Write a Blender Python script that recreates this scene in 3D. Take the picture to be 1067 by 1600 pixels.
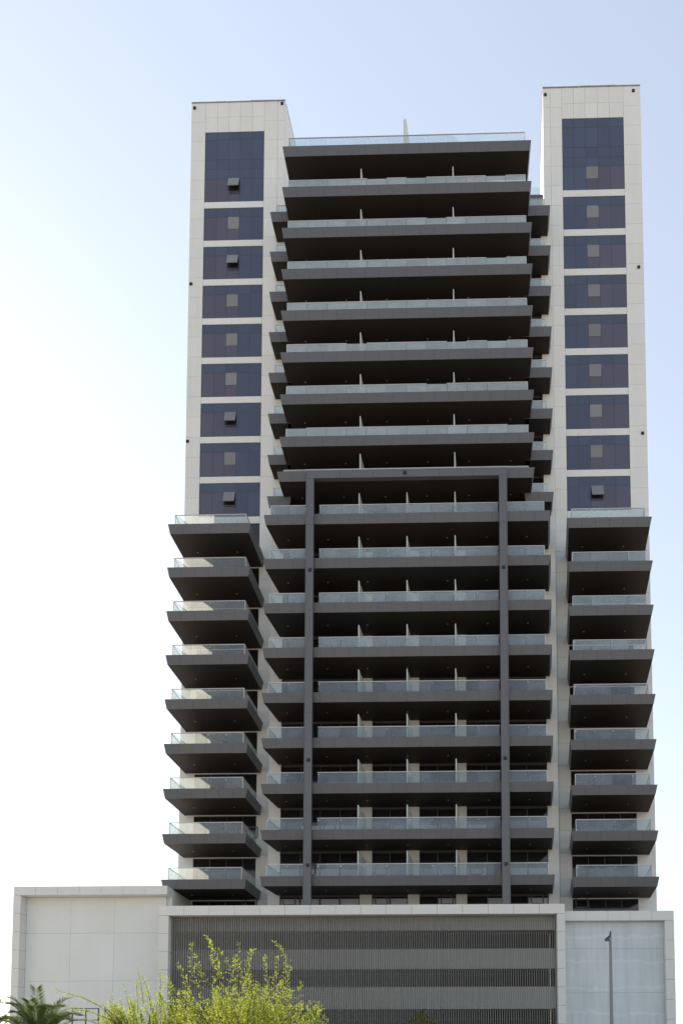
import bpy, math, random
import numpy as np
from mathutils import Vector, Matrix
random.seed(7)
RNG = np.random.default_rng(11)
scene = bpy.context.scene
for o in list(bpy.data.objects): bpy.data.objects.remove(o)
COL = scene.collection

# ---------------------------------------------------------------- camera
cam_d = bpy.data.cameras.new('camera'); cam = bpy.data.objects.new('camera', cam_d); COL.objects.link(cam)
cam_d.sensor_fit = 'VERTICAL'; cam_d.sensor_height = 36.0
cam_d.lens = 1320.77 / 1600 * 36.0
cam_d.shift_x = (533.5 - 651.0) / 1600; cam_d.shift_y = (1561.7 - 800.0) / 1600
cam_d.clip_start = 0.1; cam_d.clip_end = 6000
rt = Vector((0.99973523, 0.0229789, -0.00119727)); up = Vector((0.00274413, -0.06740354, 0.99772202)); fw = Vector((-0.02284585, 0.99746114, 0.06744875))
m = Matrix.Identity(4)
for i in range(3): m[i][0] = rt[i]; m[i][1] = up[i]; m[i][2] = -fw[i]
m.translation = Vector((0, -60, 1.6)); cam.matrix_world = m
scene.camera = cam

# ---------------------------------------------------------------- sky, sun, exposure
SUN_TO = Vector((-1.0, 1.18, 0.75)).normalized()            # towards the sun: up, left and behind the tower
world = bpy.data.worlds.new('World'); scene.world = world; world.use_nodes = True
wn = world.node_tree.nodes; wl = world.node_tree.links
sky = wn.new('ShaderNodeTexSky'); sky.sky_type = 'NISHITA'; sky.sun_disc = False
sky.sun_elevation = math.asin(SUN_TO.z); sky.sun_rotation = math.atan2(SUN_TO.x, SUN_TO.y)
sky.air_density = 1.6; sky.dust_density = 0.4; sky.ozone_density = 4.0; sky.altitude = 0
haze_sat = wn.new('ShaderNodeHueSaturation'); haze_sat.inputs['Hue'].default_value = 0.512; haze_sat.inputs['Saturation'].default_value = 0.6      # hazy, washed-out sky all round
haze_sat.inputs['Value'].default_value = 1.45; haze = wn.new('ShaderNodeGamma'); haze.inputs['Gamma'].default_value = 0.7      # haze evens the sky out
wl.new(sky.outputs['Color'], haze.inputs['Color']); wl.new(haze.outputs['Color'], haze_sat.inputs['Color']); wl.new(haze_sat.outputs['Color'], wn['Background'].inputs['Color']); wn['Background'].inputs['Strength'].default_value = 0.12
sun_d = bpy.data.lights.new('sun', 'SUN'); sun_d.energy = 4.6; sun_d.angle = math.radians(0.53); sun_d.color = (1.0, 0.90, 0.76)
sun = bpy.data.objects.new('sun', sun_d); COL.objects.link(sun)
sun.rotation_euler = (-SUN_TO).to_track_quat('-Z', 'Y').to_euler(); sun.location = SUN_TO * 200
vs = scene.view_settings; vs.view_transform = 'Standard'; vs.look = 'None'; vs.gamma = 1.0; vs.use_curve_mapping = False
vs.exposure = 1.06
scene.render.engine = 'CYCLES'
scene.cycles.max_bounces = 10; scene.cycles.transparent_max_bounces = 24; scene.cycles.diffuse_bounces = 5

# ---------------------------------------------------------------- materials
def new_mat(name):
    mt = bpy.data.materials.new(name); mt.use_nodes = True
    return mt, mt.node_tree.nodes, mt.node_tree.links, mt.node_tree.nodes['Principled BSDF']
def surf(name, col, rough=0.6, var=0.08, scale=0.6, fine=14.0, bump=0.02, obj_var=0.05, metal=0.0, spec=0.4, streak=0.0):
    """painted / stone surface: broad mottling, fine grain, piece to piece variation, faint vertical streaks"""
    mt, n, l, p = new_mat(name)
    tc = n.new('ShaderNodeTexCoord'); geo = n.new('ShaderNodeNewGeometry')
    a = n.new('ShaderNodeTexNoise'); a.inputs['Scale'].default_value = scale; a.inputs['Detail'].default_value = 6
    b = n.new('ShaderNodeTexNoise'); b.inputs['Scale'].default_value = fine; b.inputs['Detail'].default_value = 4
    l.new(geo.outputs['Position'], a.inputs['Vector']); l.new(geo.outputs['Position'], b.inputs['Vector'])
    oi = n.new('ShaderNodeObjectInfo')
    def mad(x, mul, add):
        q = n.new('ShaderNodeMath'); q.operation = 'MULTIPLY_ADD'; l.new(x, q.inputs[0]); q.inputs[1].default_value = mul; q.inputs[2].default_value = add; return q.outputs[0]
    def addv(x, y):
        q = n.new('ShaderNodeMath'); q.operation = 'ADD'; l.new(x, q.inputs[0]); l.new(y, q.inputs[1]); return q.outputs[0]
    v = addv(mad(a.outputs['Fac'], var * 2, 1 - var), mad(b.outputs['Fac'], var, -var / 2))
    v = addv(v, mad(oi.outputs['Random'], obj_var * 2, -obj_var))
    if streak:
        mp = n.new('ShaderNodeMapping'); mp.inputs['Scale'].default_value = (3.0, 3.0, 0.12); l.new(geo.outputs['Position'], mp.inputs['Vector'])
        c = n.new('ShaderNodeTexNoise'); c.inputs['Scale'].default_value = 1.0; c.inputs['Detail'].default_value = 5; l.new(mp.outputs[0], c.inputs['Vector'])
        v = addv(v, mad(c.outputs['Fac'], streak * 2, -streak))
    mx = n.new('ShaderNodeVectorMath'); mx.operation = 'SCALE'; mx.inputs[0].default_value = col[:3]; l.new(v, mx.inputs['Scale'])
    l.new(mx.outputs[0], p.inputs['Base Color'])
    p.inputs['Roughness'].default_value = rough; p.inputs['Metallic'].default_value = metal; p.inputs['Specular IOR Level'].default_value = spec
    if bump:
        bp = n.new('ShaderNodeBump'); bp.inputs['Strength'].default_value = 0.25; bp.inputs['Distance'].default_value = bump
        l.new(b.outputs['Fac'], bp.inputs['Height']); l.new(bp.outputs[0], p.inputs['Normal'])
    return mt
M = {}
M['white'] = surf('white_cladding', (0.70, 0.705, 0.70), 0.55, 0.06, 0.35, 9.0, 0.004, 0.03, streak=0.05)
M['joint'] = surf('joint_backing', (0.52, 0.515, 0.50), 0.8, 0.05)
M['fascia'] = surf('grey_fascia', (0.098, 0.099, 0.112), 0.42, 0.06, 0.5, 8.0, 0.003, 0.05, spec=0.5)
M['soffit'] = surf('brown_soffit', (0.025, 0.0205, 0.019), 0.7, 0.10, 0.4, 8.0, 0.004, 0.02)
M['frame'] = surf('grey_frame', (0.108, 0.110, 0.124), 0.4, 0.05, 0.5, 8.0, 0.003, 0.03, spec=0.5)
M['coping'] = surf('coping_metal', (0.26, 0.26, 0.26), 0.5, 0.06, bump=0)
M['black'] = surf('black_fitting', (0.012, 0.012, 0.013), 0.5, 0.05, bump=0)
M['rail'] = surf('handrail_metal', (0.55, 0.55, 0.54), 0.45, 0.05, bump=0, metal=0.3)
M['clamp'] = surf('clamp_metal', (0.75, 0.75, 0.74), 0.25, 0.05, bump=0, metal=0.8)
M['mullion'] = surf('mullion_metal', (0.075, 0.08, 0.09), 0.4, 0.05, bump=0, metal=0.3)
M['blind'] = surf('pale_board', (0.42, 0.43, 0.50), 0.7, 0.08, bump=0)
M['louvre'] = surf('louvre_metal', (0.35, 0.342, 0.33), 0.5, 0.06, 0.6, 6.0, 0, 0.08, metal=0.1)
M['spandrel'] = surf('spandrel_concrete', (0.74, 0.75, 0.73), 0.75, 0.07, 0.5, 6.0, 0.004)
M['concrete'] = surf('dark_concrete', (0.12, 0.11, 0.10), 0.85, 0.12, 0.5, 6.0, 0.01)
M['podwhite'] = surf('podium_stone', (0.665, 0.665, 0.645), 0.65, 0.05, 0.4, 9.0, 0.004, 0.03, streak=0.03)
M['podpanel'] = surf('podium_render', (0.67, 0.69, 0.69), 0.75, 0.08, 0.3, 7.0, 0.004, 0.015, streak=0.02)
M['pole'] = surf('pole_metal', (0.20, 0.21, 0.205), 0.5, 0.06, bump=0, metal=0.2)
M['bark'] = surf('bark', (0.12, 0.095, 0.06), 0.9, 0.2, 3.0, 30.0, 0.01)
M['light'] = surf('downlight_trim', (0.34, 0.34, 0.33), 0.3, 0.02, bump=0)
M['gravel'] = surf('roof_gravel', (0.35, 0.33, 0.30), 0.9, 0.1)
M['paving'] = surf('paving', (0.44, 0.37, 0.28), 0.85, 0.12, 0.15, 6.0, 0.01)
M['asphalt'] = surf('asphalt', (0.05, 0.05, 0.05), 0.85, 0.15, 0.3, 20.0, 0.01)
M['paint'] = surf('road_paint', (0.75, 0.75, 0.72), 0.6, 0.08)
M['kerb'] = surf('kerb_stone', (0.38, 0.37, 0.35), 0.8, 0.1)

def glass_pane(name, col, rough=0.06, var=0.12):
    mt, n, l, p = new_mat(name)
    oi = n.new('ShaderNodeObjectInfo'); geo = n.new('ShaderNodeNewGeometry')
    q = n.new('ShaderNodeMath'); q.operation = 'MULTIPLY_ADD'; l.new(oi.outputs['Random'], q.inputs[0]); q.inputs[1].default_value = var * 2; q.inputs[2].default_value = 1 - var
    mx = n.new('ShaderNodeVectorMath'); mx.operation = 'SCALE'; mx.inputs[0].default_value = col; l.new(q.outputs[0], mx.inputs['Scale'])
    l.new(mx.outputs[0], p.inputs['Base Color'])
    p.inputs['Roughness'].default_value = rough; p.inputs['Specular IOR Level'].default_value = 0.6
    a = n.new('ShaderNodeTexNoise'); a.inputs['Scale'].default_value = 0.9; a.inputs['Detail'].default_value = 1
    l.new(geo.outputs['Position'], a.inputs['Vector'])
    bp = n.new('ShaderNodeBump'); bp.inputs['Strength'].default_value = 0.15; bp.inputs['Distance'].default_value = 0.02
    l.new(a.outputs['Fac'], bp.inputs['Height']); l.new(bp.outputs[0], p.inputs['Normal'])
    return mt
M['blue'] = glass_pane('blue_spandrel_glass', (0.052, 0.068, 0.120))
M['purple'] = glass_pane('purple_vision_glass', (0.080, 0.074, 0.114))
M['vent'] = glass_pane('grey_vent_glass', (0.20, 0.195, 0.20), 0.25)
M['dark'] = glass_pane('dark_door_glass', (0.012, 0.013, 0.016), 0.08, 0.3)

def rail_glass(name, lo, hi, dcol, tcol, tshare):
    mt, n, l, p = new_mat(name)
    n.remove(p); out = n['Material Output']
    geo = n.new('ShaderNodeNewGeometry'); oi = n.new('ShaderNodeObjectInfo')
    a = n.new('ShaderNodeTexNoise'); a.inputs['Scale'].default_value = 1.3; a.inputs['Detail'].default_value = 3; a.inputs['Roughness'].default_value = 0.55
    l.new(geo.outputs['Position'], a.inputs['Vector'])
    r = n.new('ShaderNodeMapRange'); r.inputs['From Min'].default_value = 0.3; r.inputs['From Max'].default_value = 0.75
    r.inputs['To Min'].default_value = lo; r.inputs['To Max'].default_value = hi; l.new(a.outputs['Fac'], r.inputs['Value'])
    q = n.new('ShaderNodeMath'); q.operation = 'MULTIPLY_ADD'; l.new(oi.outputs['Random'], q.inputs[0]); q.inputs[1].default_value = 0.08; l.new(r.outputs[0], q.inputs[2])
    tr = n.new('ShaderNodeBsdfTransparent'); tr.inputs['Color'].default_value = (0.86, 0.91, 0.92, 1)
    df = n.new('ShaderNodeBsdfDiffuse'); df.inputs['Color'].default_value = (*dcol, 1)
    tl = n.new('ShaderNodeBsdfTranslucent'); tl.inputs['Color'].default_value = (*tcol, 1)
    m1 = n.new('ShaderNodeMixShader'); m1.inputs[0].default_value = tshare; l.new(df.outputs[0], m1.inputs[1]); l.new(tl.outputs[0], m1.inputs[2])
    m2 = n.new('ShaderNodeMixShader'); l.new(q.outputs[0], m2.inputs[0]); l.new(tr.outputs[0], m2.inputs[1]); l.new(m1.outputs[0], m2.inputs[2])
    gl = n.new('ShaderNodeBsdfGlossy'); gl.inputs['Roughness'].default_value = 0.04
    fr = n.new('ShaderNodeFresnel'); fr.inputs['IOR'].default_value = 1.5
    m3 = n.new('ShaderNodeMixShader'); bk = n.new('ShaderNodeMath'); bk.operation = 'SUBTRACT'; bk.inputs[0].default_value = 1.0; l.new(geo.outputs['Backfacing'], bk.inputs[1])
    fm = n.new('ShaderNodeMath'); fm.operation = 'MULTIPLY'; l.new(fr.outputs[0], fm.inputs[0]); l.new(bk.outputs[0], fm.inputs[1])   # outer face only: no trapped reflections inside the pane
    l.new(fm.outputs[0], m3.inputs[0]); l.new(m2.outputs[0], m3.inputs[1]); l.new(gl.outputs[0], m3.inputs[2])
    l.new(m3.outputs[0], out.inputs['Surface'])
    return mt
M['glass_hazy'] = rail_glass('dusty_view_haze_glass', 0.27, 0.35, (0.78, 0.88, 0.95), (0.7, 0.75, 0.8), 0.2)  # upper floors: steep-view paleness put into the colour, over the dust
M['glass_mid'] = rail_glass('dusty_half_haze_glass', 0.18, 0.26, (0.68, 0.79, 0.90), (0.7, 0.75, 0.8), 0.2)  # middle floors: weaker step of that painted view haze, over the dust
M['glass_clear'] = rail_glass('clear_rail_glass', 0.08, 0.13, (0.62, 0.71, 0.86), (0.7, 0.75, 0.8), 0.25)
M['glass_lit'] = rail_glass('sunlit_dusty_wing_glass', 0.17, 0.24, (0.62, 0.70, 0.78), (0.95, 0.92, 0.84), 0.6)  # left wing copy: sun glow put into its warm, stronger translucent colour, over dust

def weathered():
    """blue grey render with pale wavy wash lines and vertical runs"""
    mt, n, l, p = new_mat('weathered_blue_render')
    geo = n.new('ShaderNodeNewGeometry')
    def noise(scale, vec, det=6):
        a = n.new('ShaderNodeTexNoise'); a.inputs['Scale'].default_value = scale; a.inputs['Detail'].default_value = det; l.new(vec, a.inputs['Vector']); return a.outputs['Fac']
    mp = n.new('ShaderNodeMapping'); mp.inputs['Scale'].default_value = (2.2, 2.2, 0.2); l.new(geo.outputs['Position'], mp.inputs['Vector'])
    v = noise(1.3, mp.outputs[0]); big = noise(0.5, geo.outputs['Position'])
    wv = n.new('ShaderNodeTexWave'); wv.wave_type = 'BANDS'; wv.bands_direction = 'Z'; wv.inputs['Scale'].default_value = 0.17; wv.inputs['Distortion'].default_value = 3.0; wv.inputs['Detail'].default_value = 9; wv.inputs['Detail Scale'].default_value = 1.6; wv.inputs['Detail Roughness'].default_value = 0.78
    l.new(geo.outputs['Position'], wv.inputs['Vector'])
    pw = n.new('ShaderNodeMapRange'); pw.inputs['From Min'].default_value = 0.95; pw.inputs['From Max'].default_value = 1.0; l.new(wv.outputs['Fac'], pw.inputs['Value'])
    s1 = n.new('ShaderNodeMath'); s1.operation = 'MULTIPLY_ADD'; l.new(v, s1.inputs[0]); s1.inputs[1].default_value = 0.85; s1.inputs[2].default_value = -0.22
    s2 = n.new('ShaderNodeMath'); s2.operation = 'MULTIPLY_ADD'; brk = n.new('ShaderNodeMath'); brk.operation = 'MULTIPLY'; l.new(pw.outputs[0], brk.inputs[0]); l.new(noise(2.3, geo.outputs['Position']), brk.inputs[1])
    bg_ = n.new('ShaderNodeMath'); bg_.operation = 'MULTIPLY'; l.new(brk.outputs[0], bg_.inputs[0]); bg_.inputs[1].default_value = 2.0; l.new(bg_.outputs[0], s2.inputs[0]); s2.inputs[1].default_value = 0.22; l.new(s1.outputs[0], s2.inputs[2])
    s3 = n.new('ShaderNodeMath'); s3.operation = 'MULTIPLY_ADD'; l.new(big, s3.inputs[0]); s3.inputs[1].default_value = 0.5; l.new(s2.outputs[0], s3.inputs[2])
    rp = n.new('ShaderNodeValToRGB'); rp.color_ramp.elements[0].position = 0.1; rp.color_ramp.elements[0].color = (0.45, 0.51, 0.55, 1); rp.color_ramp.elements[1].position = 0.9; rp.color_ramp.elements[1].color = (0.68, 0.72, 0.74, 1)
    l.new(s3.outputs[0], rp.inputs[0]); l.new(rp.outputs[0], p.inputs['Base Color']); p.inputs['Roughness'].default_value = 0.8
    return mt
M['weather'] = weathered()

def leaf_mat(name, c1, c2, tcol, tfac=0.45):
    mt, n, l, p = new_mat(name); n.remove(p); out = n['Material Output']
    geo = n.new('ShaderNodeNewGeometry')
    rp = n.new('ShaderNodeValToRGB'); rp.color_ramp.elements[0].color = (*c1, 1); rp.color_ramp.elements[1].color = (*c2, 1)
    l.new(geo.outputs['Random Per Island'], rp.inputs[0])
    df = n.new('ShaderNodeBsdfPrincipled'); df.inputs['Roughness'].default_value = 0.75; df.inputs['Specular IOR Level'].default_value = 0.12
    l.new(rp.outputs[0], df.inputs['Base Color'])
    tl = n.new('ShaderNodeBsdfTranslucent'); tl.inputs['Color'].default_value = (*tcol, 1)
    mx = n.new('ShaderNodeMixShader'); mx.inputs[0].default_value = tfac; l.new(df.outputs[0], mx.inputs[1]); l.new(tl.outputs[0], mx.inputs[2])
    l.new(mx.outputs[0], out.inputs['Surface'])
    return mt
M['leaf'] = leaf_mat('yellow_green_leaf', (0.065, 0.095, 0.018), (0.20, 0.225, 0.038), (0.42, 0.50, 0.06), 0.52)
M['palmleaf'] = leaf_mat('palm_leaf', (0.06, 0.085, 0.04), (0.13, 0.16, 0.075), (0.20, 0.26, 0.10), 0.4)
M['drypalm'] = leaf_mat('dry_palm_leaf', (0.10, 0.11, 0.03), (0.17, 0.16, 0.05), (0.25, 0.25, 0.06), 0.4)

# ---------------------------------------------------------------- mesh helpers
BOX_F = [(0, 3, 2, 1), (4, 5, 6, 7), (0, 1, 5, 4), (1, 2, 6, 5), (2, 3, 7, 6), (3, 0, 4, 7)]
class MB:
    def __init__(s): s.v = []; s.f = []
    def hexa(s, pts):                       # 4 lower points counter-clockwise, then the 4 above them
        b = len(s.v); s.v += [tuple(p) for p in pts]; s.f += [tuple(b + i for i in f) for f in BOX_F]; return s
    def box(s, x0, x1, y0, y1, z0, z1):
        return s.hexa([(x0, y0, z0), (x1, y0, z0), (x1, y1, z0), (x0, y1, z0), (x0, y0, z1), (x1, y0, z1), (x1, y1, z1), (x0, y1, z1)])
    def tube(s, pts, radii, n=6):
        b = len(s.v); pts = [Vector(p) for p in pts]
        for i, p in enumerate(pts):
            t = (pts[min(i + 1, len(pts) - 1)] - pts[max(i - 1, 0)]).normalized()
            a = t.cross(Vector((0.3, 1, 0.1))).normalized(); c = t.cross(a)
            for k in range(n):
                g = 2 * math.pi * k / n; s.v.append(tuple(p + (a * math.cos(g) + c * math.sin(g)) * radii[i]))
        for i in range(len(pts) - 1):
            for k in range(n):
                q = (k + 1) % n; s.f.append((b + i * n + k, b + i * n + q, b + (i + 1) * n + q, b + (i + 1) * n + k))
        s.f.append(tuple(b + k for k in reversed(range(n)))); s.f.append(tuple(b + (len(pts) - 1) * n + k for k in range(n)))
        return s
    def mesh(s, name, mat):
        me = bpy.data.meshes.new(name); me.from_pydata(s.v, [], s.f); me.materials.append(M[mat]); me.update(); return me
    def build(s, name, mat, parent=None, loc=(0, 0, 0), kind=None):
        return link(name, s.mesh(name, mat), parent, loc, kind)
def link(name, me, parent=None, loc=(0, 0, 0), kind=None):
    o = bpy.data.objects.new(name, me); COL.objects.link(o); o.location = loc
    if parent: o.parent = parent
    if kind: o['kind'] = kind
    return o
CACHE = {}
def piece(name, mat, x0, x1, y0, y1, z0, z1, parent):
    """a box piece; alike pieces share one mesh"""
    key = (name, mat, round(x1 - x0, 3), round(y1 - y0, 3), round(z1 - z0, 3))
    if key not in CACHE:
        CACHE[key] = MB().box(0, key[2], 0, key[3], 0, key[4]).mesh(name, mat)
    return link(name, CACHE[key], parent, (x0, y0, z0))
def thing(name, label, cat, loc=(0, 0, 0), group=None):
    o = bpy.data.objects.new(name, None); COL.objects.link(o); o.location = loc; o.empty_display_size = 0.5
    o['label'] = label; o['category'] = cat
    if group: o['group'] = group
    return o

# ---------------------------------------------------------------- ground
g = MB(); g.v = [(-2500, -2500, 0), (2500, -2500, 0), (2500, 2500, 0), (-2500, 2500, 0)]; g.f = [(0, 1, 2, 3)]
g.build('ground', 'paving', kind='structure')
MB().box(-400, 400, -56, -46, -0.3, 0.004).build('road', 'asphalt', kind='structure')
for y in (-57.0, -45.0):
    MB().box(-400, 400, y - 0.1, y + 0.1, -0.2, 0.13).build('kerb', 'kerb', kind='structure')
mk = MB()
for i in range(-40, 41): mk.box(i * 9, i * 9 + 3, -51.07, -50.93, -0.1, 0.008)
mk.build('lane_marking', 'paint', kind='structure')

# ================================================================= THE TOWER
tower = thing('apartment_tower', 'tall white and dark grey apartment tower with stacked glass balconies above the podium', 'building', (0, 6, 12.3))
def T(o):                                   # parent to the tower, keeping world place
    o.parent = tower; o.matrix_parent_inverse = Matrix.Translation((0, -6, -12.3)); return o
W, P, POD = 5.56, 3.72, 12.3                # wing wall plane, centre wall plane, podium roof
def ztop(k): return 14.6 + (18 - k) * 3.4 if k >= 10 else 41.2 + (10 - k) * 3.338

# --- wings
def wing_core(x0, x1, x0b, x1b, zt):
    y0, y1 = W + 0.07, 19.0
    return T(MB().hexa([(x0, y0, POD), (x1, y0, POD), (x1b, y1, POD), (x0b, y1, POD), (x0, y0, zt), (x1, y0, zt), (x1b, y1, zt), (x0b, y1, zt)]).build('wing_wall', 'joint'))
def wing_skin(x0, x1, x0b, x1b, zt, parent):
    """plain cladding of the side returns and a coping along the roof edge"""
    y0, y1 = W + 0.07, 19.0
    for a, b, s in ((x0, x0b, -1), (x1, x1b, 1)):
        nrow, ncol = 10, 4; h = (zt - POD) / nrow
        for r in range(nrow):
            for c in range(ncol):
                t0, t1 = c / ncol, (c + 1) / ncol; g_ = 0.012
                ya, yb = y0 + (y1 - y0) * t0 + g_, y0 + (y1 - y0) * t1 - g_
                xa, xb = a + (b - a) * t0, a + (b - a) * t1; o = 0.05 * s
                za, zb = POD + r * h + g_, POD + (r + 1) * h - g_
                q = [(xa, ya, za), (xa + o, ya, za), (xb + o, yb, za), (xb, yb, za)]
                if s > 0: pass
                else: q = [q[1], q[0], q[3], q[2]]
                MB().hexa(q + [(p[0], p[1], zb) for p in q]).build('side_cladding', 'white', parent)
    cp = MB(); n = 8; rng = random.Random(int(zt * 100))
    for i in range(n):
        xa, xb = x0 - 0.06 + (x1 - x0 + 0.12) * i / n, x0 - 0.06 + (x1 - x0 + 0.12) * (i + 1) / n - 0.02
        h = 0.06 + rng.random() * 0.05
        cp.box(xa, xb, W - 0.05, W + 0.35, zt + 0.001, zt + h)
    cp.hexa([(x1 - 0.3, W + 0.36, zt + .001), (x1 + 0.08, W + 0.36, zt + .001), (x1b + 0.08, 19, zt + .001), (x1b - 0.3, 19, zt + .001), (x1 - 0.3, W + 0.36, zt + .12), (x1 + 0.08, W + 0.36, zt + .12), (x1b + 0.08, 19, zt + .12), (x1b - 0.3, 19, zt + .12)])
    cp.hexa([(x0 - 0.08, W + 0.36, zt + .001), (x0 + 0.3, W + 0.36, zt + .001), (x0b + 0.3, 19, zt + .001), (x0b - 0.08, 19, zt + .001), (x0 - 0.08, W + 0.36, zt + .12), (x0 + 0.3, W + 0.36, zt + .12), (x0b + 0.3, 19, zt + .12), (x0b - 0.08, 19, zt + .12)])
    cp.build('coping', 'coping', parent)
G = 0.008                                   # half joint
def clad(x0, x1, z0, z1, parent):
    piece('cladding_panel', 'white', x0 + G, x1 - G, W, W + 0.062, z0 + G, z1 - G, parent)

def window(cols, z0, z1, vis, vent_open, transoms, parent_wall):
    """curtain wall window: frame + panes; vis = (first, last) columns with vision glass; vent in column 2"""
    fr = MB()
    for x in cols: fr.box(x - 0.022, x + 0.022, W + 0.028, W + 0.066, z0, z1)
    zs = [z0] + transoms + [z1]
    for z in zs: fr.box(cols[0] + .023, cols[-1] - .023, W + 0.030, W + 0.0655, max(z - 0.02, z0), min(z + 0.02, z1))
    w = T(fr.build('window', 'mullion'))
    vz0, vz1 = z0 + 1.03, transoms[0] - 0.02
    for r in range(len(zs) - 1):
        for c in range(len(cols) - 1):
            a, b = cols[c] + 0.023, cols[c + 1] - 0.023; lo, hi = zs[r] + 0.021, zs[r + 1] - 0.021
            mat = 'purple' if (r == 0 and vis[0] <= c <= vis[1]) else 'blue'
            if r == 0 and c == 2:
                piece('pane', mat, a, b, W + 0.036, W + 0.06, lo, vz0 - 0.03, w)
                sash = MB()
                hgt, wid = vz1 - vz0, b - a
                if not vent_open:
                    sash.box(0, wid, -0.034, 0.004, -hgt, 0)
                    s = sash.build('vent_sash', 'vent', w, (a, W + 0.055, vz1))
                else:
                    sash.box(0, wid, -0.05, 0.0, -hgt, 0)
                    s = sash.build('vent_sash', 'vent', w, (a, W + 0.03, vz1)); s.rotation_euler = (-math.radians(20), 0, 0)
                    piece('vent_opening', 'black', a, b, W + 0.05, W + 0.062, vz0, vz1 - 0.01, w)
            else:
                piece('pane', mat, a, b, W + 0.036, W + 0.06, lo, hi, w)
    return w

def pane_wall(x0, x1, z0, z1, n, y, seed, boards=False, parent=None):
    """sliding balcony doors: frame + n panes"""
    rng = random.Random(seed)
    fr = MB(); xs = [x0 + (x1 - x0) * i / n for i in range(n + 1)]
    for x in xs: fr.box(max(x - 0.03, x0), min(x + 0.03, x1), y - 0.03, y + 0.05, z0, z1)
    for z in (z0 + 0.03, z1 - 0.03): fr.box(x0 + .061, x1 - .061, y - 0.028, y + 0.048, z - 0.03, z + 0.03)
    if boards:                              # a small framed hatch low in one leaf
        i = rng.randrange(n); a = xs[i] + 0.25; b = min(a + 0.9, xs[i + 1] - .1)
        for q in (a, b): fr.box(q - 0.05, q + 0.05, y - 0.06, y - 0.0285, z0 + 0.9, z0 + 1.75)
        for q in (z0 + 0.9, z0 + 1.75): fr.box(a + 0.051, b - 0.051, y - 0.058, y - 0.0285, q - 0.05, q + 0.05)
    d = fr.build('sliding_door', 'mullion'); T(d)
    for i in range(n):
        a, b = xs[i] + 0.031, xs[i + 1] - 0.031
        piece('pane', 'dark', a, b, y, y + 0.03, z0 + 0.061, z1 - 0.061, d)
        if boards == 2 and rng.random() < 0.8:
            piece('board', 'blind', a + 0.03, b - 0.03, y - 0.055, y - 0.032, z0 + 0.07, z0 + 1.35, d)
    return d

LW = dict(x0=-20.36, x1=-12.44, x0b=-19.4, x1b=-11.5, zt=81.8, cols=[-19.14, -18.13, -17.18, -16.22, -15.20, -14.22])
RW = dict(x0=9.08, x1=17.18, x0b=10.44, x1b=18.4, zt=82.3, cols=[10.68, 11.62, 12.58, 13.59, 14.58, 15.72])
lz = [72.85 - 3.43 * i for i in range(9)]; rz = [73.13 - 3.46 * i for i in range(9)]
for side, D, zb, top, vis, opened in (('L', LW, lz, 79.13, (0, 2), (0, 2, 6, 8)), ('R', RW, rz, 79.53, (2, 4), (8,))):
    core = wing_core(D['x0'] + .05, D['x1'] - .05, D['x0b'], D['x1b'], D['zt'])
    wing_skin(D['x0'] + .05, D['x1'] - .05, D['x0b'], D['x1b'], D['zt'], core)
    c = D['cols']; x0, x1 = D['x0'], D['x1']; wl_, wr_ = c[0] - 0.025, c[-1] + 0.025
    # windows and the white bands between them
    for i, z in enumerate(zb):
        z1 = top if i == 0 else z + 2.88
        tr = [z + 2.10] + ([z + 2.95, z + 3.83, z + 5.62] if i == 0 else [])
        window(c, z, z1, vis, i in opened, tr, core)
        if i: clad(wl_, wr_, z1, zb[i - 1], core)
    clad(wl_, wr_, zb[-1] - 0.58, zb[-1], core)
    # panels over the tall top window
    for a, b in zip([wl_] + c[1:-1] + [wr_], c[1:-1] + [wr_]):
        clad(a, b, top, top + 1.35, core); clad(a, b, top + 1.35, D['zt'], core)
    # vertical strips of panels beside the windows
    mid = x1 - 0.62 if side == 'L' else x0 + 0.62
    strips = [(x0, wl_), (wr_, mid), (mid, x1)] if side == 'L' else [(x0, mid), (mid, wl_), (wr_, x1)]
    for a, b in strips:
        n = 40; h = (D['zt'] - POD) / n
        for r in range(n): clad(a, b, POD + r * h, POD + (r + 1) * h, core)
    # behind the lower balconies: window row, then doors floor by floor
    zt10 = zb[-1] - 0.58
    for k in range(10, 20):
        z0 = max(ztop(k), POD); z1 = (ztop(k - 1) - 0.75) if k > 10 else zt10
        if k == 19: z1 = ztop(18) - 0.75; z0 = POD
        pane_wall(wl_, wr_ if side == 'R' else -13.92, z0, z1, 4, W + 0.035, 100 + k + ord(side), 1 if k >= 15 else 0)
        if side == 'L': piece('reveal_panel', 'white', -13.91, wr_ - .001, W + .004, W + 0.062, z0, z1, core)
        if k > 10 or True: piece('slab_edge', 'white', wl_, wr_, W + 0.012, W + 0.06, z1 + .002, (ztop(k - 1) if k > 10 else zt10 + .01) - .002, core)

# --- centre block
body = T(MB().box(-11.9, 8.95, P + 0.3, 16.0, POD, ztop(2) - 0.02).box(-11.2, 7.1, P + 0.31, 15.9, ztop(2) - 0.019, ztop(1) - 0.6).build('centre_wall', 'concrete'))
def pier(x0, x1, y0, y1, z0, z1, name='pier'):
    b = MB(); n = max(1, round((z1 - z0) / 1.7)); h = (z1 - z0) / n
    for r in range(n): b.box(x0, x1, y0, y1, z0 + r * h + 0.011, z0 + (r + 1) * h - 0.011)
    b.box(x0 + 0.02, x1 - 0.02, y0 + 0.02, y1, z0, z1)
    return T(b.build(name, 'white'))
pier(-12.85, -11.93, P + .003, W + .03, POD, ztop(2) - 0.015); pier(8.55, 9.37, P + .003, W + .03, POD, ztop(2) - 0.015)
for a, b in ((-5.81, -4.88), (-2.13, -1.25), (1.54, 2.37)): pier(a, b, P, P + 0.29, POD, ztop(9) - 0.2)
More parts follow.
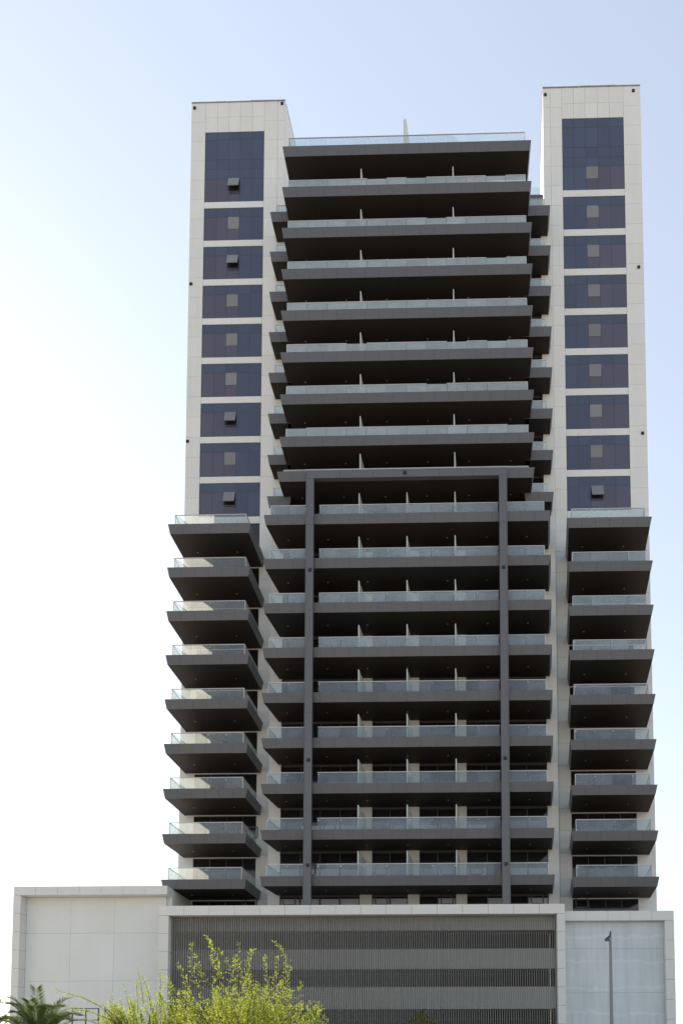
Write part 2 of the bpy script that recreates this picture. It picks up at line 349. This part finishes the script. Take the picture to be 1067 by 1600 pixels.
for a, b in ((-5.7, -5.3), (1.45, 1.85)): pier(a, b, P, P + 0.29, ztop(9), ztop(1) - 0.72)
for k in range(2, 20):
    z0 = max(ztop(k), POD); z1 = ztop(k - 1) - 0.75
    if k == 10: z1 = 44.45
    bays = [(-11.92, -5.82, 4), (-4.87, -2.14, 2), (-1.24, 1.53, 2), (2.38, 8.54, 4)] if k >= 10 else [(-11.15, -5.71, 3), (-5.29, 1.44, 4), (1.86, 7.05, 3)]
    if k == 9: z0 = 45.2
    for j, (a, b, n) in enumerate(bays):
        pane_wall(a, b, z0, z1, n, P + 0.2, k * 10 + j, (2 if k >= 17 else 1) if k >= 15 else 0)
    if k < 10:                              # side bays behind the recessed balconies
        for a, b in ((-11.92, -11.2), (7.1, 8.54)):
            if k > 2: pane_wall(a, b, ztop(k), ztop(k - 1) - 0.72, 1, P + 0.24, k * 10 + 7)

# --- balconies
FH, INS, LEAN = 0.70, 0.42, 0.13
def fascia_quad(mb, a, b, nrm, z1, z0, lean):
    """panel from plan point a to b (outer top edge), leaning in towards the bottom along nrm (inward, world xy)"""
    th = 0.03
    n = Vector((nrm[0], nrm[1]))
    A, B = Vector(a[:2]), Vector(b[:2]); A2, B2 = Vector(a[2:]), Vector(b[2:])     # top and bottom plan points
    lo = [(A2.x, A2.y, z0), (B2.x, B2.y, z0), (B2.x + n.x * th, B2.y + n.y * th, z0), (A2.x + n.x * th, A2.y + n.y * th, z0)]
    hi = [(A.x, A.y, z1), (B.x, B.y, z1), (B.x + n.x * th, B.y + n.y * th, z1), (A.x + n.x * th, A.y + n.y * th, z1)]
    mb.hexa(lo + hi)
def skew_box(mb, x, h, yr, ya, yb, z0, z1, K):
    xa, xb = x + K * (ya - yr), x + K * (yb - yr)
    q = [(xa - h, ya), (xa + h, ya), (xb + h, yb), (xb - h, yb)]
    mb.hexa([(a, b, z0) for a, b in q] + [(a, b, z1) for a, b in q])
def balcony(x0, x1, y0, yb, zt, singles, glass_spans=None, glass_n=1.5, side_l=True, side_r=True, nlights=2, rail=True, zrail=0.93, left_end=True, right_end=True, K=0.0, gm='glass_mid'):
    zb = zt - FH; sk = K * (yb - y0)        # plan is a slight parallelogram: side edges run back along K
    c = MB()                                # slab core: soffit just above the fascia's lower edge
    L = LEAN + 0.035
    c.hexa([(x0 + L, y0 + L, zb + 0.03), (x1 - L, y0 + L, zb + 0.03), (x1 - L + sk, yb, zb + 0.03), (x0 + L + sk, yb, zb + 0.03),
            (x0 + .034, y0 + .034, zt - 0.01), (x1 - .034, y0 + .034, zt - 0.01), (x1 - .034 + sk, yb, zt - 0.01), (x0 + .034 + sk, yb, zt - 0.01)])
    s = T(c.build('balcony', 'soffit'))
    # fascia
    joined = MB(); g_ = 0.007
    def run(p, q, pb, qb, nrm):
        P0, Q0, P1, Q1 = Vector(p), Vector(q), Vector(pb), Vector(qb)
        ln = (Q0 - P0).length; n = max(1, round(ln / 1.08))
        for i in range(n):
            t0, t1 = i / n + g_ / ln, (i + 1) / n - g_ / ln
            if i == 0: t0 = 0
            if i == n - 1: t1 = 1
            a, b = P0.lerp(Q0, t0), P0.lerp(Q0, t1); a2, b2 = P1.lerp(Q1, t0), P1.lerp(Q1, t1)
            if singles:
                mb = MB(); fascia_quad(mb, (a.x, a.y, a2.x, a2.y), (b.x, b.y, b2.x, b2.y), nrm, zt, zb, LEAN); mb.build('fascia_panel', 'fascia', s)
            else: fascia_quad(joined, (a.x, a.y, a2.x, a2.y), (b.x, b.y, b2.x, b2.y), nrm, zt, zb, LEAN)
    run((x0, y0), (x1, y0), (x0 + LEAN, y0 + LEAN), (x1 - LEAN, y0 + LEAN), (0, 1))
    e = 0.031
    if right_end: run((x1, y0 + e), (x1 + sk, yb), (x1 - LEAN, y0 + LEAN + e), (x1 - LEAN + sk, yb), (-1, 0))
    if left_end: run((x0 + sk, yb), (x0, y0 + e), (x0 + LEAN + sk, yb), (x0 + LEAN, y0 + LEAN + e), (1, 0))
    if joined.v: joined.build('fascia', 'fascia', s, kind='stuff')
    # downlights set in the soffit
    for i in range(nlights):
        lx = x0 + (x1 - x0) * (i + 0.5) / nlights; ly = y0 + (yb - y0) * 0.55
        d = MB(); d.tube([(0, 0, -0.035), (0, 0, 0.0)], [0.06, 0.055], 8); d.build('downlight', 'light', s, (lx, ly, zb + 0.03))
    if not rail: return s
    rx0, rx1, ry = x0 + INS, x1 - INS, y0 + INS
    spans = glass_spans or [(rx0, rx1)]
    cl = MB(); zg0, zg1 = zt - 0.02, zt + zrail
    for a, b in spans:
        n = max(1, round((b - a) / glass_n)); w = (b - a) / n; start = a - 0.01
        for i in range(n):
            piece('glass_panel', gm, a + i * w + 0.008, a + (i + 1) * w - 0.008, ry - 0.008, ry + 0.008, zg0, zg1, s)
            if random.random() < 0.6: cl.box(a + i * w + 0.05, a + i * w + 0.11, ry - 0.035, ry - 0.01, zg1 - 0.17, zg1 - 0.11)
            gap = 47 < zt < 70 and random.random() < 0.12      # a few handrail lengths are not fitted on the upper floors
            if gap or i == n - 1:
                end = a + i * w if gap else b + 0.01
                if end - start > 0.1: MB().box(start, end, ry - 0.03, ry + 0.03, zg1 + 0.001, zg1 + 0.045).build('handrail', 'rail', s)
                start = a + (i + 1) * w
    for on, x in ((side_l, rx0), (side_r, rx1)):
        if on:
            n = max(1, round((yb - ry) / 1.5)); w = (yb - ry - 0.05) / n
            sg = MB()
            for i in range(n): skew_box(sg, x, 0.008, ry, ry + 0.02 + i * w + 0.008, ry + 0.02 + (i + 1) * w - 0.008, zg0, zg1, K)
            sg.build('side_glass', gm, s)
            hr = MB(); skew_box(hr, x, 0.028, ry, ry + 0.031, yb - 0.02, zg1 + 0.002, zg1 + 0.043, K); hr.build('side_rail', 'rail', s)
            MB().box(x - 0.02, x + 0.02, ry - 0.02, ry + 0.02, zg0, zg1).build('rail_post', 'rail', s)
    if cl.v: cl.build('glass_clamps', 'clamp', s, kind='stuff')
    return s
def divider(x, y0, y1, z0, h, s):
    d = MB(); skew_box(d, x, 0.03, y0, y0, y1 - .002, z0 + .002, z0 + h, 0.1); d.build('divider', 'divider', s)
M['divider'] = surf('frosted_divider', (0.62, 0.66, 0.63), 0.4, 0.06, bump=0)

XU0, XU1, XC0, XC1, XS0, XS1 = -11.59, 7.40, -12.70, 8.51, -12.87, 9.06
for k in range(1, 9):                       # projecting upper stack
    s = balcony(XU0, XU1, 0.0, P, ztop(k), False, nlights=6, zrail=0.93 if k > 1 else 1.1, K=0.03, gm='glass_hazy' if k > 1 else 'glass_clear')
    if k > 1:
        for x in (-5.6, 1.46): divider(x, 0.55, P, ztop(k), 1.95, s)
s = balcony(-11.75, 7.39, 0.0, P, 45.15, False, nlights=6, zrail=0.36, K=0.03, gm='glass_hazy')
for x in (-5.6, 1.5): divider(x, 0.55, P, 45.15, 1.7, s)
for k in range(2, 10):                      # short recessed balconies either side of it
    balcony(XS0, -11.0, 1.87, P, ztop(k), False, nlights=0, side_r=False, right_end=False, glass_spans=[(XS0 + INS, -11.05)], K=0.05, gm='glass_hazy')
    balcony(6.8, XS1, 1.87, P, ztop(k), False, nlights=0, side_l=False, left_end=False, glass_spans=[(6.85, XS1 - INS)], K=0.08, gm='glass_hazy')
for k in range(10, 19):                     # full width lower stack behind the dark frame
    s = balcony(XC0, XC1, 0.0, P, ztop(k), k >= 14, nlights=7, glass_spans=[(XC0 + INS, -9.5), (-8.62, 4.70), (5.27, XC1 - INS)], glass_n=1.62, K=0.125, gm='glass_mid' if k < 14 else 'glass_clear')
    for x in (-5.66, -2.08, 1.5): divider(x, 0.55, P, ztop(k), 1.95, s)
for k in range(10, 19):                     # wing balconies
    balcony(-20.15, -13.89, 0.90, W, ztop(k), k >= 14, nlights=2, glass_n=1.4, K=0.03, gm='glass_lit')
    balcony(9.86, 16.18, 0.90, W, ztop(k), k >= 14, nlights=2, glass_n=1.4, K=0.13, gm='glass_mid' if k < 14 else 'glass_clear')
# partition wall on the roof terrace
rp_ = MB(); skew_box(rp_, -2.25, 0.11, 1.2, 1.2, 4.6, ztop(1), ztop(1) + 3.45, 0.12); T(rp_.build('roof_partition', 'divider'))
# rear terrace rails between centre and right wing
T(MB().box(7.15, 8.85, 4.3, 6.5, ztop(2), 71.45).build('rear_terrace', 'fascia'))
T(MB().box(7.15, 8.80, 4.45, 4.47, 71.46, 72.25).build('rear_rail', 'glass_clear'))

# --- dark portal frame
FY0, FY1 = -0.42, -0.012
for a, b, fl in ((-9.42, -8.93, -1), (4.73, 5.22, 1)):
    cb = MB(); zz = POD
    hs = [POD + (44.28 - POD) * i / 9 for i in range(10)]
    for i in range(9): cb.box(a, b, FY0, FY1, hs[i] + 0.008, hs[i + 1] - 0.008)
    cb.box(a + .02, b - .02, FY0 + 0.02, FY1 - 0.002, POD, 44.28)
    if fl < 0: cb.box(a - 0.09, a - 0.001, FY0 + 0.06, FY1, POD, 44.9)
    else: cb.box(b + 0.001, b + 0.09, FY0 + 0.06, FY1, POD, 44.9)
    T(cb.build('frame_column', 'frame'))
bm_ = MB(); xs = [-9.42 + (5.22 + 9.42) * i / 6 for i in range(7)]
for i in range(6): bm_.box(xs[i] + 0.008, xs[i + 1] - 0.008, FY0, FY1, 44.29, 44.9)
T(bm_.build('frame_beam', 'frame'))
T(MB().box(-9.5, 5.3, FY0 - 0.02, FY1, 44.902, 44.96).build('frame_coping', 'rail'))
def fitting(x, y, z):
    T(MB().box(x - 0.11, x + 0.11, y - 0.07, y, z - 0.11, z + 0.11).box(x - 0.08, x + 0.08, y - 0.085, y - 0.071, z - 0.08, z + 0.08).build('facade_light', 'black'))
for x in (-9.16, 5.0):
    for z in (37.25, 23.0, 15.3): fitting(x, FY0 - .001, z)
fitting(-2.2, FY0 - .001, 44.6)
for x, z in ((-20.1, 81.35), (-12.72, 81.55), (9.3, 81.7), (16.6, 81.85), (-20.15, 65.6), (-20.2, 51.9), (16.75, 66.2), (16.8, 51.9)): fitting(x, W - .001, z)

# ================================================================= THE PODIUM
pod = thing('parking_podium', 'white framed parking podium with grey vertical louvres at the foot of the tower', 'building', (-5, 6, 0))
def Q(o): o.parent = pod; o.matrix_parent_inverse = Matrix.Translation((5, -6, 0)); return o
# centre frame and louvred car park
YF = -1.0
fr = MB()
def segs(mb, x0, x1, z0, z1, y0, y1, n, axis):
    for i in range(n):
        if axis == 'x':
            w = (x1 - x0) / n; mb.box(x0 + i * w + 0.009, x0 + (i + 1) * w - 0.009, y0, y1, z0, z1)
        else:
            w = (z1 - z0) / n; mb.box(x0, x1, y0, y1, z0 + i * w + 0.009, z0 + (i + 1) * w - 0.009)
def frame_piece(name, *a):
    mb = MB(); segs(mb, *a); return Q(mb.build(name, 'podwhite'))
frame_piece('frame_top', -19.62, 9.04, 11.62, 12.3, YF, 0.55, 16, 'x')
frame_piece('frame_side', -19.62, -18.92, 0, 11.61, YF, 0.55, 9, 'z')
frame_piece('frame_side', 8.49, 9.04, 0, 11.61, YF, 0.55, 9, 'z')
Q(MB().box(-19.6, 9.02, 0.56, 20, 11.4, 12.28).build('podium_roof', 'gravel'))
Q(MB().box(-19.6, 9.0, 7.0, 7.2, 0, 11.39).build('back_wall', 'concrete'))
for z in (2.6, 5.75, 8.9): Q(MB().box(-18.9, 8.48, 0.62, 6.99, z - 0.3, z).build('car_park_deck', 'concrete'))
for z0, z1 in ((10.66, 11.61), (7.88, 9.32), (5.0, 6.58), (1.9, 3.5)): Q(MB().box(-18.9, 8.48, 0.33, 0.5, z0, z1).build('spandrel', 'spandrel'))
sl = MB(); ang = math.radians(8)
for a in range(1):
    d = 0.26; t = 0.03; ca, sa = math.cos(ang), math.sin(ang)
    def pt(u, v): return (u * ca + v * sa, -u * sa + v * ca)
    q = [pt(-t / 2, -d / 2), pt(t / 2, -d / 2), pt(t / 2, d / 2), pt(-t / 2, d / 2)]
    sl.hexa([(x, y, 0.25) for x, y in q] + [(x, y, 11.6) for x, y in q])
slat_me = sl.mesh('louvre_slat', 'louvre'); ns = 168
for i in range(ns):
    o = link('louvre_slat', slat_me, None, (-18.8 + 27.2 * i / (ns - 1), -0.25, 0)); Q(o)
for z in (1.0, 4.2, 7.4, 10.3): Q(MB().box(-18.9, 8.48, 0.0, 0.05, z, z + 0.06).build('louvre_rail', 'mullion'))
# left block
YL = -0.4
frame_piece('frame_top', -30.4, -19.25, 13.25, 13.87, YL, 0.75, 7, 'x')
frame_piece('frame_side', -30.4, -29.87, 0, 13.24, YL, 0.75, 10, 'z')
zs = [0, 3.5, 7.1, 10.6, 13.24]; xs = [-29.86, -26.6, -23.4, -19.63]
for i in range(3):
    for j in range(4): o = piece('render_panel', 'podpanel', xs[i] + .006, xs[i + 1] - .006, 0.56, 0.74, zs[j] + .006, zs[j + 1] - .006, None); Q(o)
Q(MB().box(-20.39, -19.25, 0.76, W - .02, 12.31, 13.84).build('return_wall', 'podwhite'))
Q(MB().box(-30.38, -20.4, 0.76, 20, 0, 13.85).build('block_wall', 'podwhite'))
Q(MB().box(-20.39, -19.64, 0.76, 20, 0, 12.2).build('block_wall', 'podwhite'))
# right block
frame_piece('frame_top', 9.06, 16.79, 11.2, 11.88, YL, 0.45, 5, 'x')
frame_piece('frame_side', 16.15, 16.79, 0, 11.19, YL, 0.45, 8, 'z')
zs = [0, 3.0, 6.1, 9.25, 11.19]
for j in range(4):
    o = piece('render_panel', 'weather', 9.06, 16.14, 0.1, 0.44, zs[j] + .006, zs[j + 1] - .006, None); Q(o)
Q(MB().box(9.06, 16.77, 0.46, 20, 0, 11.86).build('block_wall', 'podwhite'))
Q(MB().box(16.78, 17.3, 5.0, 20, 0, 12.29).box(9.05, 16.77, 4.9, 20, 11.861, 12.29).build('block_wall', 'podwhite'))
Q(MB().box(-20.45, -19.64, 4.9, 20, 12.21, 12.29).build('block_wall', 'podwhite'))

# ================================================================= STREET LAMP
lamp = thing('street_lamp', 'grey street lamp post with a single short head before the right podium wall', 'street lamp', (8.25, -20, 0))
def Lp(o): o.parent = lamp; return o
Lp(MB().tube([(0, 0, 0), (0, 0, 0.5), (0, 0, 7.3)], [0.13, 0.105, 0.062], 12).build('pole', 'pole'))
Lp(MB().tube([(0, 0, 0), (0, 0, 0.03), (0, 0, 0.3)], [0.22, 0.21, 0.12], 12).build('base_flange', 'pole'))
hd = MB()
hd.hexa([(-0.36, -0.42, 7.0), (-0.12, -0.50, 7.0), (0.04, 0.02, 7.12), (-0.08, 0.05, 7.12), (-0.33, -0.38, 7.12), (-0.14, -0.45, 7.12), (0.03, 0.0, 7.32), (-0.06, 0.03, 7.32)])
h_ = Lp(hd.build('lamp_head', 'mullion'))
MB().hexa([(-0.33, -0.39, 6.98), (-0.14, -0.46, 6.98), (-0.06, -0.14, 7.05), (-0.16, -0.10, 7.05), (-0.33, -0.39, 7.003), (-0.14, -0.46, 7.003), (-0.06, -0.14, 7.08), (-0.16, -0.10, 7.08)]).build('lens', 'light', h_)
Lp(MB().tube([(0, 0, 7.28), (0.02, 0, 7.5), (0.04, 0, 7.55)], [0.055, 0.04, 0.015], 8).build('top_bracket', 'mullion'))

# ================================================================= METAL FRAME at the foot of the left block
mf = thing('metal_frame', 'small grey metal rung frame against the left podium wall behind the palm', 'metal frame', (-22.6, -6, 0))
for x in (-0.85, 0.03, 0.85):
    MB().box(x - 0.035, x + 0.035, -0.035, 0.035, 0, 4.76).build('upright', 'mullion', mf)
for z in (4.72, 3.98, 3.2, 2.4, 1.6, 0.8): MB().box(-0.81, -0.01, -0.03, 0.03, z - 0.03, z + 0.03).box(0.07, 0.81, -0.03, 0.03, z - 0.03, z + 0.03).build('rung', 'mullion', mf)

# ================================================================= PLANTS
def leaf_mesh(name, mat, cen, ax, sid, ln, wd, parent, fold=0.0):
    """many pointed leaves: base, two shoulders, tip"""
    cen = np.asarray(cen); ax = np.asarray(ax); sid = np.asarray(sid); n = len(cen)
    ln = np.asarray(ln)[:, None]; wd = np.asarray(wd)[:, None]
    v = np.stack([cen, cen + ax * ln * 0.45 + sid * wd, cen + ax * ln, cen + ax * ln * 0.45 - sid * wd], 1).reshape(-1, 3)
    me = bpy.data.meshes.new(name); me.vertices.add(4 * n); me.vertices.foreach_set('co', v.astype(np.float32).ravel())
    me.loops.add(4 * n); me.loops.foreach_set('vertex_index', np.arange(4 * n, dtype=np.int32))
    me.polygons.add(n); me.polygons.foreach_set('loop_start', np.arange(0, 4 * n, 4, dtype=np.int32)); me.polygons.foreach_set('loop_total', np.full(n, 4, np.int32))
    me.materials.append(M[mat]); me.update(calc_edges=True)
    o = link(name, me, parent); o['kind'] = 'stuff'; return o
def unit(a): return a / np.maximum(np.linalg.norm(a, axis=-1, keepdims=True), 1e-9)
def feathery_tree(label, base, tips, n_rand, crown, seed, group, lean=(-0.30, 0.0, 1.0)):
    """trunk, limbs, and long feathered shoots: tips = named shoot tips (relative), crown = centre + radii for random shoots"""
    rng = np.random.default_rng(seed)
    t = thing('feathery_tree', label, 'tree', base, group)
    cc, cr = np.array(crown[0]), np.array(crown[1])
    shoots = [(np.array(p), L) for p, L in tips]
    while len(shoots) < len(tips) + n_rand:
        d = unit(rng.normal(size=3)); rr = rng.random() ** 0.4
        shoots.append((cc + cr * d * rr, 0.6 + 0.8 * rng.random()))
    tw = MB(); C, A, S, LN, WD = [], [], [], [], []
    lv = np.array(lean)
    for tip, L in shoots:
        outw = unit(tip - cc - np.array([0, 0, -1.0])); d = unit(lv + 0.55 * outw + rng.normal(size=3) * 0.16)
        start = tip - d * L; bend = rng.normal(size=3) * 0.10 * L; bend[2] -= 0.05 * L
        ts = np.linspace(0, 1, 5)
        pts = [start + (tip - start) * q + bend * 4 * q * (1 - q) for q in ts]
        tw.tube(pts, [0.012, 0.010, 0.008, 0.006, 0.003], 4)
        n = int(L * 75)
        q = rng.random(n) ** 0.8; base_p = start + (tip - start) * q[:, None] + bend * (4 * q * (1 - q))[:, None]
        # short side twigs carry some leaves away from the stem
        side = unit(np.cross(d, rng.normal(size=(n, 3)))); off = (rng.random(n) ** 1.6) * 0.15 * (1.15 - q)
        cen = base_p + side * off[:, None] + d * (off * 0.8)[:, None]
        ax = unit(side * 0.75 + d * 0.85 + rng.normal(size=(n, 3)) * 0.25 + np.array([0, 0, -0.10]))
        sd = unit(np.cross(ax, rng.normal(size=(n, 3))))
        C.append(cen); A.append(ax); S.append(sd); LN.append(0.06 + 0.06 * rng.random(n)); WD.append(0.007 + 0.007 * rng.random(n))
    leaf_mesh('foliage', 'leaf', np.concatenate(C), np.concatenate(A), np.concatenate(S), np.concatenate(LN), np.concatenate(WD), t)
    tw.build('twigs', 'bark', t, kind='stuff')
    tr = MB(); tr.tube([(0, 0, 0), (0.05, 0, 0.6), (-0.03, 0.02, 1.3)], [0.16, 0.13, 0.11], 9)
    for i in range(12):
        a = 2 * math.pi * i / 12 + rng.random(); e = cc + cr * np.array([math.cos(a) * 0.62, math.sin(a) * 0.62, 0.1 + 0.5 * rng.random()])
        mid_ = np.array([0, 0, 1.2]) * 0.5 + e * 0.5 + np.array([0, 0, 0.15])
        tr.tube([(-0.03, 0.02, 1.1 + 0.2 * rng.random()), mid_, e], [0.06, 0.035, 0.012], 6)
    tr.build('trunk', 'bark', t)
    return t
def rel(tips, base): return [((x - base[0], y - base[1], z), L) for x, y, z, L in tips]
b1 = (-5.9, -35.0, 0.0)
feathery_tree('larger yellow green feathery tree in front of the louvred car park', b1, rel([
    (-6.83, -35.2, 5.22, 1.5), (-7.35, -34.8, 5.0, 1.5), (-6.35, -35.4, 4.75, 1.2), (-5.85, -35.1, 4.95, 1.4), (-5.6, -34.7, 4.55, 1.1), (-4.85, -35.0, 5.02, 1.5),
    (-4.65, -35.5, 4.5, 1.1), (-5.15, -34.8, 4.6, 1.2), (-4.3, -35.0, 4.25, 1.1), (-3.95, -35.3, 3.8, 1.0), (-7.7, -35.1, 4.35, 1.1), (-7.0, -35.5, 4.6, 1.1), (-6.1, -34.6, 4.65, 1.1),
    (-3.5, -34.8, 3.1, 0.9), (-3.25, -35.0, 2.7, 0.8), (-7.9, -35.3, 4.0, 0.9), (-6.6, -35.6, 4.95, 1.2), (-5.35, -35.3, 4.75, 1.2)], b1),
    560, ((0.18, 0, 2.35), (2.65, 1.9, 1.75)), 3, 'feathery trees in front of the podium')
b2 = (-9.0, -34.0, 0.0)
feathery_tree('smaller pale feathery tree beside the palm, one long branch reaching left', b2, rel([
    (-9.25, -34.1, 4.42, 1.2), (-9.0, -34.4, 4.1, 1.1), (-8.6, -34.0, 4.2, 1.1), (-9.7, -34.0, 3.85, 1.2), (-8.2, -34.2, 3.9, 1.0), (-10.0, -34.2, 3.5, 1.0), (-8.0, -33.8, 3.7, 0.9), (-9.4, -33.8, 3.95, 1.0)], b2),
    380, ((0.0, 0, 2.15), (1.8, 1.2, 1.6)), 5, 'feathery trees in front of the podium')
def long_branch(tree, pts, seed):
    rng = np.random.default_rng(seed); P_ = np.array(pts, float); C, A, S = [], [], []
    tree_mb = MB().tube(pts, [0.02 - 0.017 * i / (len(pts) - 1) for i in range(len(pts))], 5); tree_mb.build('long_branch', 'bark', tree)
    n = 260; q = rng.random(n) * (len(pts) - 1); i = q.astype(int); f_ = (q - i)[:, None]
    base = P_[i] * (1 - f_) + P_[i + 1] * f_; d = unit(P_[i + 1] - P_[i])
    side = unit(np.cross(d, rng.normal(size=(n, 3)))); cen = base + side * (rng.random(n) * 0.03)[:, None]
    ax = unit(side + d * 0.7 + np.array([0, 0, -0.25])); sd = unit(np.cross(ax, rng.normal(size=(n, 3))))
    leaf_mesh('foliage', 'leaf', cen, ax, sd, 0.07 + 0.05 * rng.random(n), np.full(n, 0.008), tree)
t2 = [o for o in bpy.data.objects if o.name == 'feathery_tree.001'][0]
long_branch(t2, [(-0.5, 0, 2.4), (-1.2, 0.05, 3.05), (-2.0, 0.05, 3.45), (-2.85, 0.0, 3.68)], 1)
long_branch(t2, [(-0.4, -0.2, 2.2), (-1.0, -0.2, 2.75), (-1.7, -0.25, 3.02), (-2.2, -0.2, 3.05)], 2)

def palm(name, label, base, trunk_h, nf, L, mat, seed, droop=0.55, group=None, tr=0.16):
    rng = np.random.default_rng(seed); t = thing(name, label, 'palm', base, group)
    k = MB(); zz = np.linspace(0, trunk_h, 9); k.tube([(0, 0, z) for z in zz], [tr * (1.15 if i % 2 else 0.95) for i in range(9)], 9); k.build('trunk', 'bark', t)
    for f in range(nf):
        az = 2 * math.pi * (f * 0.381966) + rng.random() * 0.3; el = math.radians(18 + 62 * (f / nf) + rng.normal() * 6)
        h = np.array([math.cos(az), math.sin(az), 0]); ts = np.linspace(0, 1, 9); LL = L * (0.85 + 0.25 * rng.random())
        pts = np.array([[0, 0, trunk_h]] + h * (ts * LL * math.cos(el))[:, None] + np.array([0, 0, 1]) * (ts * LL * math.sin(el) - droop * LL * ts ** 2.2 * (0.4 + 0.6 * math.cos(el)))[:, None])
        fr_ = MB().tube([tuple(p) for p in pts], [0.022 - 0.018 * q for q in ts], 5).build('frond', mat, t)
        n = 230; q = 0.12 + 0.88 * (np.arange(n) / n); i = np.minimum((q * 8).astype(int), 7); ff = (q * 8 - i)[:, None]
        bp = pts[i] * (1 - ff) + pts[i + 1] * ff; d = unit(pts[i + 1] - pts[i]); side = unit(np.cross(d, np.array([0, 0, 1.0]))) * np.where(np.arange(n) % 2, 1, -1)[:, None]
        ax = unit(side * 1.0 + d * 0.6 + np.array([0, 0, 0.22]) + rng.normal(size=(n, 3)) * 0.08)
        ln = LL * 0.15 * (1 - 0.55 * np.abs(q - 0.45)) * (0.9 + 0.2 * rng.random(n)); sd = unit(np.cross(ax, unit(side + np.array([0, 0, 1.0]))))
        leaf_mesh('leaflets', mat, bp, ax, sd, ln, np.full(n, LL * 0.0036), fr_)
    return t
palm('date_palm', 'dark green date palm with arching fronds in the lower left corner', (-14.2, -30, 0), 2.0, 38, 3.0, 'palmleaf', 4, 0.7, group='palms in front of the podium')
palm('date_palm', 'dark green palm cut off by the left edge of the photo', (-15.6, -30.8, 0), 2.1, 32, 2.4, 'palmleaf', 8, 0.7, group='palms in front of the podium')
palm('date_palm', 'small yellowish palm at the foot of the louvres', (-1.0, -8, 0), 2.85, 20, 2.0, 'drypalm', 9, 0.35, group='palms in front of the podium', tr=0.12)
